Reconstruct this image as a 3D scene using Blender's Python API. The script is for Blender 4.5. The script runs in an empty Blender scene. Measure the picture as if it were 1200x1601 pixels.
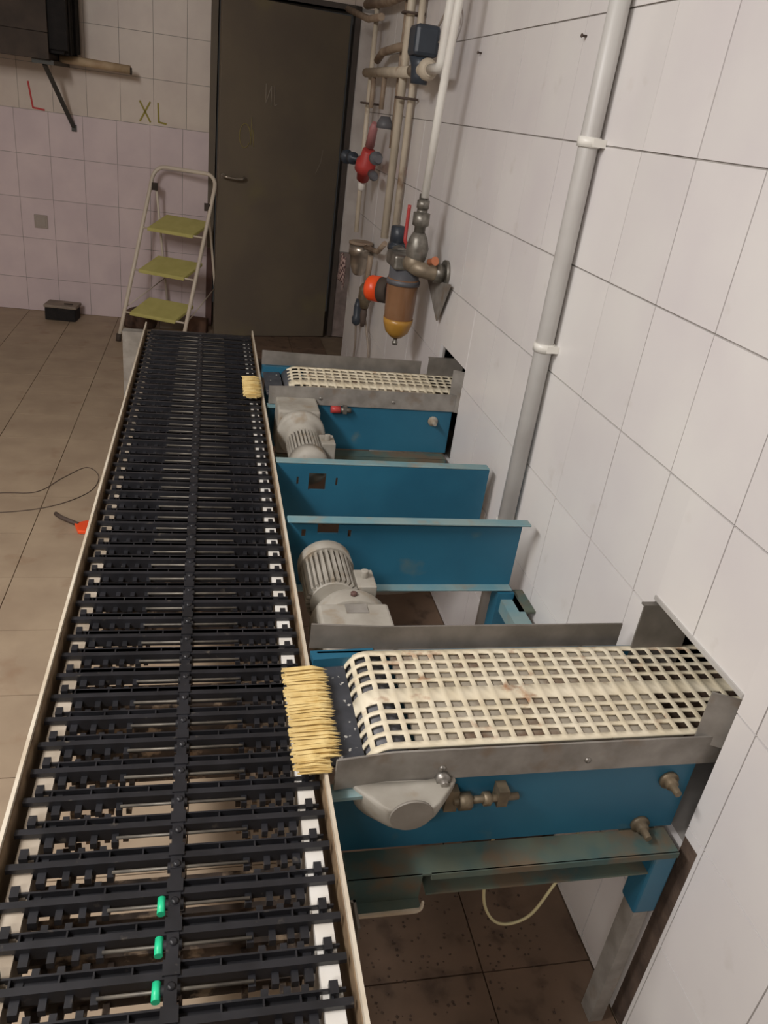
import bpy, bmesh, math, random
from mathutils import Vector, Matrix
C = bpy.context.scene.collection
random.seed(7)

# ------------------------------------------------------------------ camera
cam_d = bpy.data.cameras.new('camera'); cam = bpy.data.objects.new('camera', cam_d); C.objects.link(cam)
cam_d.sensor_fit = 'VERTICAL'; cam_d.sensor_height = 36.0
cam_d.lens = 1218.21 / 1601 * 36.0
cam_d.clip_start = 0.02
# columns: camera right, up, back axes written in room axes
RM = ((0.9738721, -0.02066709, -0.22615481),
      (-0.19045898, 0.46805484, -0.86293108),
      (0.12368713, 0.88345772, 0.45188931))
cam.matrix_world = Matrix(((*RM[0], 0.0), (*RM[1], 0.0), (*RM[2], 1.535), (0, 0, 0, 1)))
bpy.context.scene.camera = cam

# ------------------------------------------------------------------ world, lamps, exposure
w = bpy.data.worlds.new('world'); bpy.context.scene.world = w; w.use_nodes = True
w.node_tree.nodes['Background'].inputs[0].default_value = (0.9, 0.85, 0.8, 1)
w.node_tree.nodes['Background'].inputs[1].default_value = 0.02
def area(name, loc, size, sy, power, col, rot=(0, 0, 0)):
    d = bpy.data.lights.new(name, 'AREA'); d.shape = 'RECTANGLE'; d.size = size; d.size_y = sy
    d.energy = power; d.color = col
    o = bpy.data.objects.new(name, d); C.objects.link(o); o.location = loc; o.rotation_euler = rot
    return o
area('fluorescent_or_fill_light', (-1.35, 0.75, 2.60), 0.25, 1.2, 60, (1.0, 0.975, 0.955), (math.radians(18), math.radians(-12), 0))
area('fluorescent_or_fill_light', (-1.3, -1.2, 2.55), 1.2, 0.25, 31, (1.0, 0.955, 0.925), (math.radians(52), 0, 0))  # added fill lamp behind the camera, tilted to brighten the back wall
vs = bpy.context.scene.view_settings
vs.view_transform = 'Standard'; vs.look = 'None'; vs.gamma = 1.0; vs.exposure = 0.0
vs.use_curve_mapping = False

# ------------------------------------------------------------------ materials
def lin(c):
    return tuple(((v / 255) / 12.92 if v / 255 <= 0.04045 else ((v / 255 + 0.055) / 1.055) ** 2.4) for v in c) + (1.0,)
def mat(name, a, b=None, rough=0.5, metal=0.0, scale=8.0, bump=0.0, spots=None, rand=0.0, detail=4.0, alpha=1.0, spec=0.5, thresh=(0.35, 0.65), spot_rng=(0.58, 0.66), spot_scale=30):
    m = bpy.data.materials.new(name); m.use_nodes = True; nt = m.node_tree; N = nt.nodes; L = nt.links
    p = N['Principled BSDF']; p.inputs['Roughness'].default_value = rough; p.inputs['Metallic'].default_value = metal
    p.inputs['Specular IOR Level'].default_value = spec
    geo = N.new('ShaderNodeNewGeometry')
    n = N.new('ShaderNodeTexNoise'); n.inputs['Scale'].default_value = scale; n.inputs['Detail'].default_value = detail
    L.new(geo.outputs['Position'], n.inputs['Vector'])
    r = N.new('ShaderNodeMapRange'); r.inputs[1].default_value = thresh[0]; r.inputs[2].default_value = thresh[1]
    L.new(n.outputs['Fac'], r.inputs[0])
    mx = N.new('ShaderNodeMix'); mx.data_type = 'RGBA'
    mx.inputs[6].default_value = lin(a); mx.inputs[7].default_value = lin(b or a)
    L.new(r.outputs[0], mx.inputs[0]); out = mx.outputs[2]
    if spots:
        n2 = N.new('ShaderNodeTexNoise'); n2.inputs['Scale'].default_value = spot_scale; n2.inputs['Detail'].default_value = 6
        L.new(geo.outputs['Position'], n2.inputs['Vector'])
        r2 = N.new('ShaderNodeMapRange'); r2.inputs[1].default_value = spot_rng[0]; r2.inputs[2].default_value = spot_rng[1]
        L.new(n2.outputs['Fac'], r2.inputs[0])
        m2 = N.new('ShaderNodeMix'); m2.data_type = 'RGBA'; m2.inputs[7].default_value = lin(spots)
        L.new(r2.outputs[0], m2.inputs[0]); L.new(out, m2.inputs[6]); out = m2.outputs[2]
    if rand:
        oi = N.new('ShaderNodeObjectInfo'); r3 = N.new('ShaderNodeMapRange')
        r3.inputs[3].default_value = 1 - rand; r3.inputs[4].default_value = 1 + rand
        L.new(oi.outputs['Random'], r3.inputs[0])
        hs = N.new('ShaderNodeHueSaturation'); L.new(r3.outputs[0], hs.inputs['Value']); L.new(out, hs.inputs['Color']); out = hs.outputs[0]
    L.new(out, p.inputs['Base Color'])
    if bump:
        bp = N.new('ShaderNodeBump'); bp.inputs['Strength'].default_value = bump; bp.inputs['Distance'].default_value = 0.004
        n3 = N.new('ShaderNodeTexNoise'); n3.inputs['Scale'].default_value = scale * 6; n3.inputs['Detail'].default_value = 3
        L.new(geo.outputs['Position'], n3.inputs['Vector']); L.new(n3.outputs['Fac'], bp.inputs['Height']); L.new(bp.outputs[0], p.inputs['Normal'])
    if alpha < 1:
        p.inputs['Alpha'].default_value = alpha
    return m

M = dict(
    tile=mat('white_glazed_tile', (232, 229, 226), (224, 219, 219), 0.28, scale=3, rand=0.02, spots=(210, 204, 198), spot_rng=(0.66, 0.82), spot_scale=9),
    tile_low=mat('lilac_glazed_tile', (222, 204, 204), (212, 194, 196), 0.4, scale=5, rand=0.03),
    tile_up=mat('cream_glazed_tile', (218, 204, 190), (208, 192, 180), 0.4, scale=5, rand=0.03),
    grout=mat('grey_grout', (168, 163, 158), (150, 145, 140), 0.9, scale=12),
    cement=mat('darkened_cement', (98, 81, 69), (74, 60, 51), 0.95, scale=18, bump=0.6),  # darkened so the strip by the near leg carries the leg's shadow
    plaster=mat('painted_plaster', (226, 218, 211), (208, 198, 191), 0.8, scale=7),
    ceiling=mat('white_ceiling', (225, 222, 215), None, 0.9),
    floor=mat('beige_floor_tile', (176, 156, 132), (162, 142, 120), 0.6, scale=6, rand=0.03, spots=(150, 122, 98), spot_rng=(0.60, 0.8), spot_scale=7),
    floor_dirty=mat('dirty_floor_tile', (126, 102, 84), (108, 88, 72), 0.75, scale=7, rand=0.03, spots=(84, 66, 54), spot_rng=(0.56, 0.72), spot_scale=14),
    floor_grout=mat('floor_grout', (146, 127, 106), (130, 112, 93), 0.9),
    door=mat('dark_brown_door', (114, 102, 85), (104, 93, 80), 0.65, scale=3, spots=(122, 111, 78), spot_rng=(0.58, 0.8), spot_scale=2.5),
    frame=mat('dark_door_frame', (78, 66, 58), (68, 58, 50), 0.6),
    redframe=mat('red_brown_frame', (112, 82, 74), (92, 66, 60), 0.7),
    black=mat('black_plastic', (40, 40, 44), (30, 30, 33), 0.38, scale=25, spots=(92, 86, 78), spot_rng=(0.66, 0.80), spot_scale=60),
    black_dusty=mat('dusty_black_plastic', (92, 76, 64), (58, 50, 45), 0.7, scale=25, spots=(176, 152, 126), spot_rng=(0.54, 0.66), spot_scale=40),
    steel=mat('steel', (176, 172, 166), (140, 136, 130), 0.4, 0.8, scale=30),
    rod=mat('dull_rod_steel', (122, 116, 106), (90, 86, 80), 0.5, 0.5, scale=40),
    galv=mat('galvanised_sheet', (158, 153, 146), (134, 129, 122), 0.6, 0.3, scale=22, spots=(134, 118, 102), spot_rng=(0.56, 0.72), spot_scale=16),
    galv_dark=mat('dull_galvanised_sheet', (134, 128, 121), (112, 107, 100), 0.65, 0.3, scale=18),
    rail=mat('cream_rail', (216, 206, 188), (196, 182, 160), 0.45, scale=14),
    rail_in=mat('stained_rail', (150, 128, 100), (110, 90, 70), 0.6, scale=20),
    strip=mat('white_nylon', (232, 230, 225), (214, 208, 198), 0.4, scale=14),
    strip_shaded=mat('shaded_nylon', (184, 172, 156), (150, 136, 118), 0.5, scale=16),  # left strip: the rail's shade is put into the nylon colour
    blue=mat('blue_paint', (42, 104, 130), (36, 94, 120), 0.42, scale=5, spots=(92, 112, 112), spot_rng=(0.64, 0.80), spot_scale=11),
    blue_dusty=mat('dusty_blue_paint', (104, 146, 156), (132, 154, 154), 0.7, scale=12, spots=(142, 136, 120), spot_rng=(0.56, 0.74), spot_scale=18),
    frame_dusty=mat('dusty_green_blue_frame', (94, 102, 88), (66, 90, 88), 0.85, scale=11, spots=(104, 90, 72), spot_rng=(0.48, 0.62), spot_scale=13),
    belt=mat('cream_plastic_belt', (232, 222, 198), (220, 207, 178), 0.5, scale=18, spots=(170, 128, 96), spot_rng=(0.62, 0.74), spot_scale=22),
    bed=mat('dusty_bed_plate', (168, 160, 146), (142, 132, 116), 0.7, scale=14, spots=(104, 80, 62), spot_rng=(0.52, 0.7), spot_scale=16),
    nose=mat('dark_speckled_plate', (66, 68, 74), (52, 54, 60), 0.6, scale=30, spots=(200, 198, 192), spot_rng=(0.64, 0.68), spot_scale=70),
    motor=mat('grey_motor_paint', (172, 167, 157), (150, 144, 133), 0.65, scale=14, spots=(146, 132, 112), spot_rng=(0.55, 0.7), spot_scale=18),
    cap=mat('worn_grey_cap', (146, 140, 131), (130, 124, 115), 0.6, scale=20),
    tray=mat('rusty_tray', (96, 76, 60), (70, 55, 44), 0.8, scale=16),
    motor_dark=mat('dark_motor_gap', (70, 66, 60), None, 0.7),
    brass=mat('dirty_brass', (136, 122, 100), (106, 96, 80), 0.5, 0.5, scale=40),
    bristle=mat('straw_bristle', (232, 208, 146), (208, 178, 112), 0.7, scale=40),
    wood=mat('brush_wood', (206, 180, 120), (190, 160, 100), 0.6, scale=20),
    ladder=mat('cream_tube', (228, 216, 198), (216, 204, 186), 0.4),
    step=mat('yellow_green_step', (200, 192, 118), (190, 182, 108), 0.6, scale=14),
    dark=mat('dark_box', (74, 63, 55), (58, 50, 44), 0.8, scale=9),
    darker=mat('dark_cloth', (34, 31, 30), (24, 22, 22), 0.9, scale=20, bump=0.8),
    tube=mat('tan_tube', (196, 172, 140), (176, 150, 118), 0.6, scale=15),
    graymetal=mat('dark_bracket', (70, 70, 66), None, 0.5, 0.3),
    boxgrey=mat('grey_lid', (150, 136, 122), (128, 116, 104), 0.7),
    sack=mat('brown_sack', (96, 74, 62), (74, 58, 50), 0.95, scale=30, bump=0.7),
    debris=mat('brown_debris', (120, 92, 76), (88, 66, 56), 0.9, scale=14),
    socket=mat('wall_socket', (176, 164, 154), (164, 152, 142), 0.5),
    red=mat('red_plastic', (190, 66, 62), (170, 60, 58), 0.45),
    redtape=mat('red_tape', (196, 64, 62), None, 0.6),
    yeltape=mat('yellow_green_tape', (158, 146, 66), None, 0.7),
    orange=mat('orange_plastic', (255, 92, 40), (240, 80, 36), 0.35),
    green=mat('green_plastic', (44, 208, 150), None, 0.4),
    pvc=mat('white_pipe', (236, 234, 226), (222, 218, 210), 0.35),
    conduit=mat('grey_white_conduit', (196, 194, 190), (178, 174, 170), 0.4, scale=6),
    beige=mat('beige_painted_pipe', (210, 198, 178), (194, 182, 162), 0.5, scale=10, spots=(156, 132, 110), spot_rng=(0.6, 0.75), spot_scale=12),
    brownpipe=mat('rusty_beige_pipe', (164, 146, 126), (134, 114, 96), 0.6, scale=14),
    actuator=mat('dark_blue_grey_plastic', (58, 66, 76), (48, 54, 62), 0.4),
    valve=mat('nickel', (150, 146, 138), (112, 108, 100), 0.42, 0.7, scale=30),
    greyplastic=mat('grey_plastic', (104, 104, 108), (86, 86, 90), 0.5),
    amber=mat('amber_bowl', (150, 112, 82), (132, 94, 66), 0.18, scale=6, alpha=0.9),
    amber2=mat('yellow_sediment', (188, 140, 62), (170, 124, 52), 0.3),
    cable=mat('grey_cable', (150, 138, 126), None, 0.6),
    cable_dark=mat('dark_cable', (84, 70, 62), None, 0.7),
    cable_cream=mat('cream_cable', (214, 204, 160), None, 0.5),
    chalk=mat('chalk_line', (150, 140, 126), None, 0.9),
    chalk2=mat('yellow_chalk_line', (142, 130, 82), None, 0.9),
    chrome=mat('worn_chrome', (200, 190, 176), (150, 140, 128), 0.3, 0.8),
)
def checker(name, a, b, sc):
    m = bpy.data.materials.new(name); m.use_nodes = True; nt = m.node_tree
    g = nt.nodes.new('ShaderNodeNewGeometry'); c = nt.nodes.new('ShaderNodeTexChecker')
    c.inputs['Scale'].default_value = sc; c.inputs['Color1'].default_value = lin(a); c.inputs['Color2'].default_value = lin(b)
    nt.links.new(g.outputs['Position'], c.inputs['Vector']); nt.links.new(c.outputs['Color'], nt.nodes['Principled BSDF'].inputs['Base Color'])
    nt.nodes['Principled BSDF'].inputs['Roughness'].default_value = 0.9
    return m
M['plaid'] = checker('checked_cloth', (190, 164, 156), (96, 74, 74), 62)

# ------------------------------------------------------------------ mesh helpers
ORG = {}
class MB:
    def __init__(s): s.v = []; s.f = []; s.sm = []
    def add(s, vs, fs, smooth=False):
        o = len(s.v); s.v += [tuple(v) for v in vs]; s.f += [tuple(i + o for i in f) for f in fs]; s.sm += [smooth] * len(fs); return s
    def box(s, x0, x1, y0, y1, z0, z1, R=None, piv=None):
        vs = [Vector((x, y, z)) for z in (z0, z1) for y in (y0, y1) for x in (x0, x1)]
        if R is not None:
            p = Vector(piv); vs = [R @ (v - p) + p for v in vs]
        return s.add(vs, [(0, 2, 3, 1), (4, 5, 7, 6), (0, 1, 5, 4), (2, 6, 7, 3), (0, 4, 6, 2), (1, 3, 7, 5)])
    def bar(s, p0, p1, wd, ht, up=(0, 0, 1)):
        p0 = Vector(p0); p1 = Vector(p1); d = (p1 - p0).normalized(); up = Vector(up)
        a = d.cross(up)
        if a.length < 1e-4: a = d.cross(Vector((1, 0, 0)))
        a.normalize(); b = a.cross(d)
        vs = [p + a * (sx * wd / 2) + b * (sz * ht / 2) for p in (p0, p1) for sx, sz in ((-1, -1), (1, -1), (1, 1), (-1, 1))]
        return s.add(vs, [(3, 2, 1, 0), (4, 5, 6, 7), (0, 1, 5, 4), (1, 2, 6, 5), (2, 3, 7, 6), (3, 0, 4, 7)])
    def lathe(s, p0, axis, prof, n=24, smooth=True):
        """prof: list of (distance along axis, radius)"""
        p0 = Vector(p0); ax = Vector(axis).normalized()
        a = ax.orthogonal().normalized(); b = ax.cross(a)
        vs = []; fs = []
        for (t, r) in prof:
            for k in range(n):
                th = 2 * math.pi * k / n
                vs.append(p0 + ax * t + a * (r * math.cos(th)) + b * (r * math.sin(th)))
        m = len(prof)
        for i in range(m - 1):
            for k in range(n):
                k2 = (k + 1) % n
                fs.append((i * n + k, i * n + k2, (i + 1) * n + k2, (i + 1) * n + k))
        s.add(vs, fs, smooth)
        o = len(s.v) - len(vs)
        s.f.append(tuple(o + k for k in reversed(range(n)))); s.sm.append(False)
        s.f.append(tuple(o + (m - 1) * n + k for k in range(n))); s.sm.append(False)
        return s
    def cyl(s, p0, p1, r, n=16, r2=None):
        d = Vector(p1) - Vector(p0)
        return s.lathe(p0, d, [(0, r), (d.length, r if r2 is None else r2)], n)
    def tube(s, pts, r, n=8):
        pts = [Vector(p) for p in pts]; m = len(pts); vs = []; fs = []
        a = None
        for i, p in enumerate(pts):
            d = (pts[min(i + 1, m - 1)] - pts[max(i - 1, 0)]).normalized()
            a = (d.orthogonal() if a is None else (a - d * a.dot(d))).normalized(); b = d.cross(a)
            for k in range(n):
                th = 2 * math.pi * k / n
                vs.append(p + a * (r * math.cos(th)) + b * (r * math.sin(th)))
        for i in range(m - 1):
            for k in range(n):
                k2 = (k + 1) % n
                fs.append((i * n + k, i * n + k2, (i + 1) * n + k2, (i + 1) * n + k))
        fs2 = [tuple(reversed(range(n))), tuple((m - 1) * n + k for k in range(n))]
        s.add(vs, fs, True); o = len(s.v) - len(vs)
        for f in fs2: s.f.append(tuple(i + o for i in f)); s.sm.append(False)
        return s
    def prism(s, poly, axis, t0, t1):
        """poly in the two other axes (in order), extruded along axis from t0 to t1"""
        n = len(poly)
        def P(u, v, t):
            return {'x': (t, u, v), 'y': (u, t, v), 'z': (u, v, t)}[axis]
        vs = [P(u, v, t0) for u, v in poly] + [P(u, v, t1) for u, v in poly]
        fs = [tuple(reversed(range(n))), tuple(range(n, 2 * n))] + [(i, (i + 1) % n, (i + 1) % n + n, i + n) for i in range(n)]
        return s.add(vs, fs)
    def sphere(s, c, r, n=12, sx=1, sy=1, sz=1):
        prof = [(-r * math.cos(math.pi * i / n) , max(1e-4, r * math.sin(math.pi * i / n))) for i in range(n + 1)]
        k = len(s.v); s.lathe((0, 0, 0), (0, 0, 1), prof, 16)
        s.v[k:] = [(c[0] + v[0] * sx, c[1] + v[1] * sy, c[2] + v[2] * sz) for v in s.v[k:]]
        return s
    def mesh(s, name, m, org=(0, 0, 0)):
        me = bpy.data.meshes.new(name)
        me.from_pydata([(v[0] - org[0], v[1] - org[1], v[2] - org[2]) for v in s.v], [], s.f)
        bm = bmesh.new(); bm.from_mesh(me); bmesh.ops.recalc_face_normals(bm, faces=bm.faces); bm.to_mesh(me); bm.free()
        me.polygons.foreach_set('use_smooth', s.sm[:len(me.polygons)]); me.materials.append(m); me.update()
        return me
    def build(s, name, m, parent=None, org=None, bevel=0.0):
        """parent given: mesh coordinates are room coordinates, stored relative to the parent's place"""
        po = ORG[parent.name] if parent else Vector((0, 0, 0))
        og = Vector(org) if org is not None else po
        o = bpy.data.objects.new(name, s.mesh(name, m, og)); C.objects.link(o)
        o.location = og - po
        if parent: o.parent = parent
        ORG[o.name] = og
        if bevel:
            b = o.modifiers.new('bevel', 'BEVEL'); b.width = bevel; b.segments = 2; b.limit_method = 'ANGLE'
        return o
def thing(name, label, cat, loc, group=None):
    o = bpy.data.objects.new(name, None); C.objects.link(o); o.location = loc; o.empty_display_size = 0.05
    ORG[o.name] = Vector(loc); return tag(o, label, cat, group)
def tag(o, label, cat, group=None):
    o['label'] = label; o['category'] = cat
    if group: o['group'] = group
    return o
def single(mb, name, m, label, cat, group=None, org=None, bevel=0.0):
    o = mb.build(name, m, None, org, bevel); return tag(o, label, cat, group)
def link_copy(me, name, parent, loc):
    o = bpy.data.objects.new(name, me); C.objects.link(o); o.parent = parent; o.location = loc
    ORG[o.name] = ORG[parent.name] + Vector(loc); return o
def struct(o): o['kind'] = 'structure'; return o
def arc(cx, cy, r, a0, a1, n):
    return [(cx + r * math.cos(a0 + (a1 - a0) * i / n), cy + r * math.sin(a0 + (a1 - a0) * i / n)) for i in range(n + 1)]
def subtract(rects, holes):
    for (h0, h1, g0, g1) in holes:
        out = []
        for (a0, a1, b0, b1) in rects:
            if h1 <= a0 or h0 >= a1 or g1 <= b0 or g0 >= b1: out.append((a0, a1, b0, b1)); continue
            if h0 > a0: out.append((a0, h0, b0, b1))
            if h1 < a1: out.append((h1, a1, b0, b1))
            c0, c1 = max(a0, h0), min(a1, h1)
            if g0 > b0: out.append((c0, c1, b0, g0))
            if g1 < b1: out.append((c0, c1, g1, b1))
        rects = out
    return rects

# ================================================================== THE ROOM
H = 2.75
XW = 0.82                      # face of the right-hand tiled wall
fl = MB().box(-3.2, 1.6, -2.0, 6.6, -0.12, -0.008).build('floor', M['floor_grout']); struct(fl)
def joint_list(lo, hi, o, p):
    k0 = math.floor((lo - o) / p); xs = []
    k = k0
    while o + k * p < hi - 1e-6:
        xs.append((max(lo, o + k * p), min(hi, o + (k + 1) * p))); k += 1
    return [x for x in xs if x[1] - x[0] > 0.012]
def floor_tile_mesh(w_, d_, m):
    return MB().box(-w_ / 2, w_ / 2, -d_ / 2, d_ / 2, -0.008, 0).mesh('floor_tile', m)
ft_cache = {}
for (x0, x1) in joint_list(-2.42, XW, -0.62, 0.30):
    for (y0, y1) in joint_list(0.301, 5.93, 1.501, 0.30):
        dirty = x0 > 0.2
        key = (round(x1 - x0, 3), round(y1 - y0, 3), dirty)
        if key not in ft_cache:
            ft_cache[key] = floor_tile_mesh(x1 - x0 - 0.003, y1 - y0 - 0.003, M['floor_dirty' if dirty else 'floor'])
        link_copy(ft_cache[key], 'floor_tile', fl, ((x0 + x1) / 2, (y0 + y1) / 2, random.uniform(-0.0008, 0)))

# right wall: cement core with two openings for the cross conveyors, tiles on its face
HOLES = [(0.80, 1.075, 0.47, 0.805), (2.35, 2.66, 0.50, 0.832)]
wr = MB()
for (y0, y1, z0, z1) in subtract([(-2.0, 4.72, 0.0, H)], HOLES):
    wr.box(XW + 0.0035, XW + 0.25, y0, y1, z0, z1)
wall_r = wr.build('wall_right', M['grout']); struct(wall_r)
wt_cache = {}
GRIME_SHADE = [(0.760, 0.80, 0.0, 0.50)]            # tiles left out for a dark strip: grime plus the leg's painted shadow
for (y0, y1) in joint_list(0.30, 4.72, 1.546, 0.19878):
    for (z0, z1) in joint_list(0.0, H, 1.7846, 0.25268):
        for (a0, a1, b0, b1) in subtract([(y0 + 0.0012, y1 - 0.0012, z0 + 0.0018, z1 - 0.0018)], HOLES + GRIME_SHADE):
            if a1 - a0 < 0.006 or b1 - b0 < 0.006: continue
            key = (round(a1 - a0, 4), round(b1 - b0, 4))
            if key not in wt_cache:
                wt_cache[key] = MB().box(0, 0.012, -key[0] / 2, key[0] / 2, -key[1] / 2, key[1] / 2).mesh('wall_tile', M['tile'])
            link_copy(wt_cache[key], 'wall_tile', wall_r, (XW + random.uniform(-0.0006, 0.0006), (a0 + a1) / 2, (b0 + b1) / 2))
MB().box(XW + 0.002, XW + 0.010, 0.760, 0.80, 0.0, 0.50).build('grime_shade_strip', M['cement'], wall_r)  # grime and the leg's shadow, both put into the dark colour
MB().box(XW - 0.004, XW + 0.004, 0.80, 1.075, 0.803, 0.811).build('opening_edge', M['conduit'], wall_r)
MB().box(XW + 0.02, XW + 0.24, 1.075, 1.09, 0.47, 0.82).build('cement_reveal', M['cement'], wall_r)
MB().box(XW + 0.02, XW + 0.24, 2.66, 2.675, 0.50, 0.84).build('cement_reveal', M['cement'], wall_r)

# back wall: runs at a slight angle, face line Y = 5.83 - 0.06 X
ANG = math.atan(-0.06); cb, sb = math.cos(ANG), math.sin(ANG)
def bwp(u, off, z):            # u = distance along the wall from X = 0, off = distance into the room
    return Vector((u * cb - off * (-sb) * -1 * -1, 5.83 + u * sb - off * cb, z)) if False else Vector((u * cb + off * sb, 5.83 + u * sb - off * cb, z))
def bwbox(mb, u0, u1, o0, o1, z0, z1):
    vs = [bwp(u, o, z) for z in (z0, z1) for o in (o1, o0) for u in (u0, u1)]
    return mb.add(vs, [(0, 2, 3, 1), (4, 5, 7, 6), (0, 1, 5, 4), (2, 6, 7, 3), (0, 4, 6, 2), (1, 3, 7, 5)])
D0, D1, DT = 0.0, 0.885, 2.085
wb = MB()
for (u0, u1, z0, z1) in ((-3.3, D0, 0, H), (D1, 1.65, 0, H), (D0, D1, DT, H)):
    bwbox(wb, u0, u1, -0.25, -0.004, z0, z1)
wall_b = wb.build('wall_back', M['grout']); struct(wall_b)
def bw_tile(u0, u1, z0, z1, m):
    mb = MB(); bwbox(mb, u0 + 0.0012, u1 - 0.0012, -0.008, 0.0, z0 + 0.0014, z1 - 0.0014)
    mb.build('wall_tile', m, wall_b, org=bwp((u0 + u1) / 2, 0, (z0 + z1) / 2))
ZR = [0.0, 0.225, 0.492, 0.750, 1.018, 1.280, 1.547, 1.80, 2.06, 2.32, 2.58, H]
for i in range(len(ZR) - 1):
    z0, z1 = ZR[i], ZR[i + 1]
    up = i >= 5
    o, p = (-0.158, 0.206) if up else (-0.180, 0.2095)
    for (u0, u1) in joint_list(-2.2, D0 - 0.012, o, p): bw_tile(u0, u1, z0, z1, M['tile_up' if up else 'tile_low'])
    if z0 >= 2.05:
        for (u0, u1) in joint_list(D0 - 0.012, 1.2, o, p): bw_tile(u0, u1, max(z0, DT + 0.02), z1, M['tile_up'])
mb = MB(); bwbox(mb, D1 + 0.03, 1.3, -0.008, 0.0, 0.62, DT); mb.build('white_plaster', M['plaster'], wall_b)
mb = MB(); bwbox(mb, D1 + 0.03, 1.3, -0.008, 0.0, 0.0, 0.615); mb.build('dirty_plaster', mat('grey_dirty_plaster', (150, 134, 128), (122, 108, 102), 0.9, scale=14), wall_b)
# remaining shell
struct(MB().box(-3.35, -3.2, -2.0, 6.6, 0, H).build('wall_left', M['plaster']))
struct(MB().box(-3.35, 1.65, -2.15, -2.0, 0, H).build('wall_front', M['plaster']))
struct(MB().box(-3.35, 1.65, -2.15, 6.7, H, H + 0.1).build('ceiling', M['ceiling']))
struct(MB().box(1.5, 1.6, -2.0, 6.6, 0, H).build('wall_outer', M['cement']))
# door frame
tr = MB(); bwbox(tr, D1 - 0.005, D1 + 0.03, -0.12, 0.012, 0, DT + 0.03); bwbox(tr, D0 - 0.012, D1 + 0.03, -0.12, 0.012, DT, DT + 0.03)
trim = tr.build('trim_1', M['frame']); struct(trim)
mb = MB(); bwbox(mb, D0 - 0.012, D0 + 0.03, -0.12, 0.006, 0.55, DT); mb.build('frame_post', M['door'], trim)
mb = MB(); bwbox(mb, D0 - 0.012, D0 + 0.03, -0.12, 0.006, 0, 0.55); mb.build('worn_frame_post', M['redframe'], trim)
# the door leaf, slightly ajar, hinged on the right
d0 = Vector((0.05, 5.541, 0)); d1 = Vector((0.846, 5.732, 0)); dd = (d1 - d0).normalized(); dn = Vector((dd.y, -dd.x, 0)); DW = (d1 - d0).length
def dpt(u, off, z): return d0 + dd * u + dn * off + Vector((0, 0, z))
def dbox(mb, u0, u1, o0, o1, z0, z1):
    vs = [dpt(u, o, z) for z in (z0, z1) for o in (o0, o1) for u in (u0, u1)]
    return mb.add(vs, [(0, 2, 3, 1), (4, 5, 7, 6), (0, 1, 5, 4), (2, 6, 7, 3), (0, 4, 6, 2), (1, 3, 7, 5)])
mb = MB(); dbox(mb, 0, DW, -0.04, 0, 0.006, 2.05)
door = mb.build('door_1', M['door'], org=d0, bevel=0.003); struct(door)
mb = MB(); mb.cyl(dpt(0.03, 0, 1.052), dpt(0.03, 0.008, 1.052), 0.016, 14)
mb.tube([dpt(0.03, 0.005, 1.052), dpt(0.03, 0.045, 1.052), dpt(0.05, 0.05, 1.050), dpt(0.10, 0.048, 1.044), dpt(0.145, 0.048, 1.045), dpt(0.165, 0.048, 1.060)], 0.009)
mb.build('door_handle', M['chrome'], door)
def chalk(strokes, m, r=0.003):
    mb = MB()
    for s_ in strokes: mb.tube([dpt(u, 0.001, z) for u, z in s_], r, 5)
    mb.build('chalk_mark', m, door)
chalk([[(0.29, 1.61), (0.292, 1.50)], [(0.292, 1.50), (0.325, 1.60)], [(0.325, 1.60), (0.328, 1.49)], [(0.345, 1.60), (0.35, 1.49)], [(0.35, 1.49), (0.37, 1.505)]], M['chalk'])
chalk([[(0.165 + 0.035 * math.cos(t), 1.30 + 0.07 * math.sin(t)) for t in [0.3 * k for k in range(20)]], [(0.205, 1.41), (0.205, 1.25)], [(0.215, 1.34), (0.225, 1.24)]], M['chalk2'])
chalk([[(0.70, 1.27), (0.69, 1.19), (0.66, 1.12)]], M['chalk'], 0.0015)

# ================================================================== MAIN ROD CONVEYOR
RT = 'rod_conveyor'
conv = thing(RT, 'long black rod conveyor running from the camera to the far door', 'conveyor', (0, 1.7, 0))
Y0, Y1 = 0.12, 3.19
for nm, x0, x1, top, m in (('side_rail', 0.178, 0.183, 0.686, M['rail']), ('side_rail', -0.236, -0.231, 0.691, M['rail'])):
    mb = MB().box(x0, x1, Y0, Y1, 0.50, top)
    mb.box(x0 - (0.012 if x0 > 0 else 0), x1 + (0.012 if x0 < 0 else 0), Y0, Y1, 0.50, 0.504)
    mb.build(nm, m, conv)
MB().box(-0.2308, -0.2295, Y0, Y1 - 0.02, 0.51, 0.683).build('stained_liner', M['rail_in'], conv)
MB().box(0.1765, 0.1778, Y0, Y1 - 0.02, 0.51, 0.676).build('stained_liner', M['rail_in'], conv)
MB().box(0.140, 0.163, Y0, Y1 - 0.03, 0.60, 0.6640).build('wear_strip', M['strip'], conv)
MB().box(-0.217, -0.193, Y0, Y1 - 0.03, 0.60, 0.6620).build('wear_strip', M['strip_shaded'], conv)
PIT = 0.0515
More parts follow.
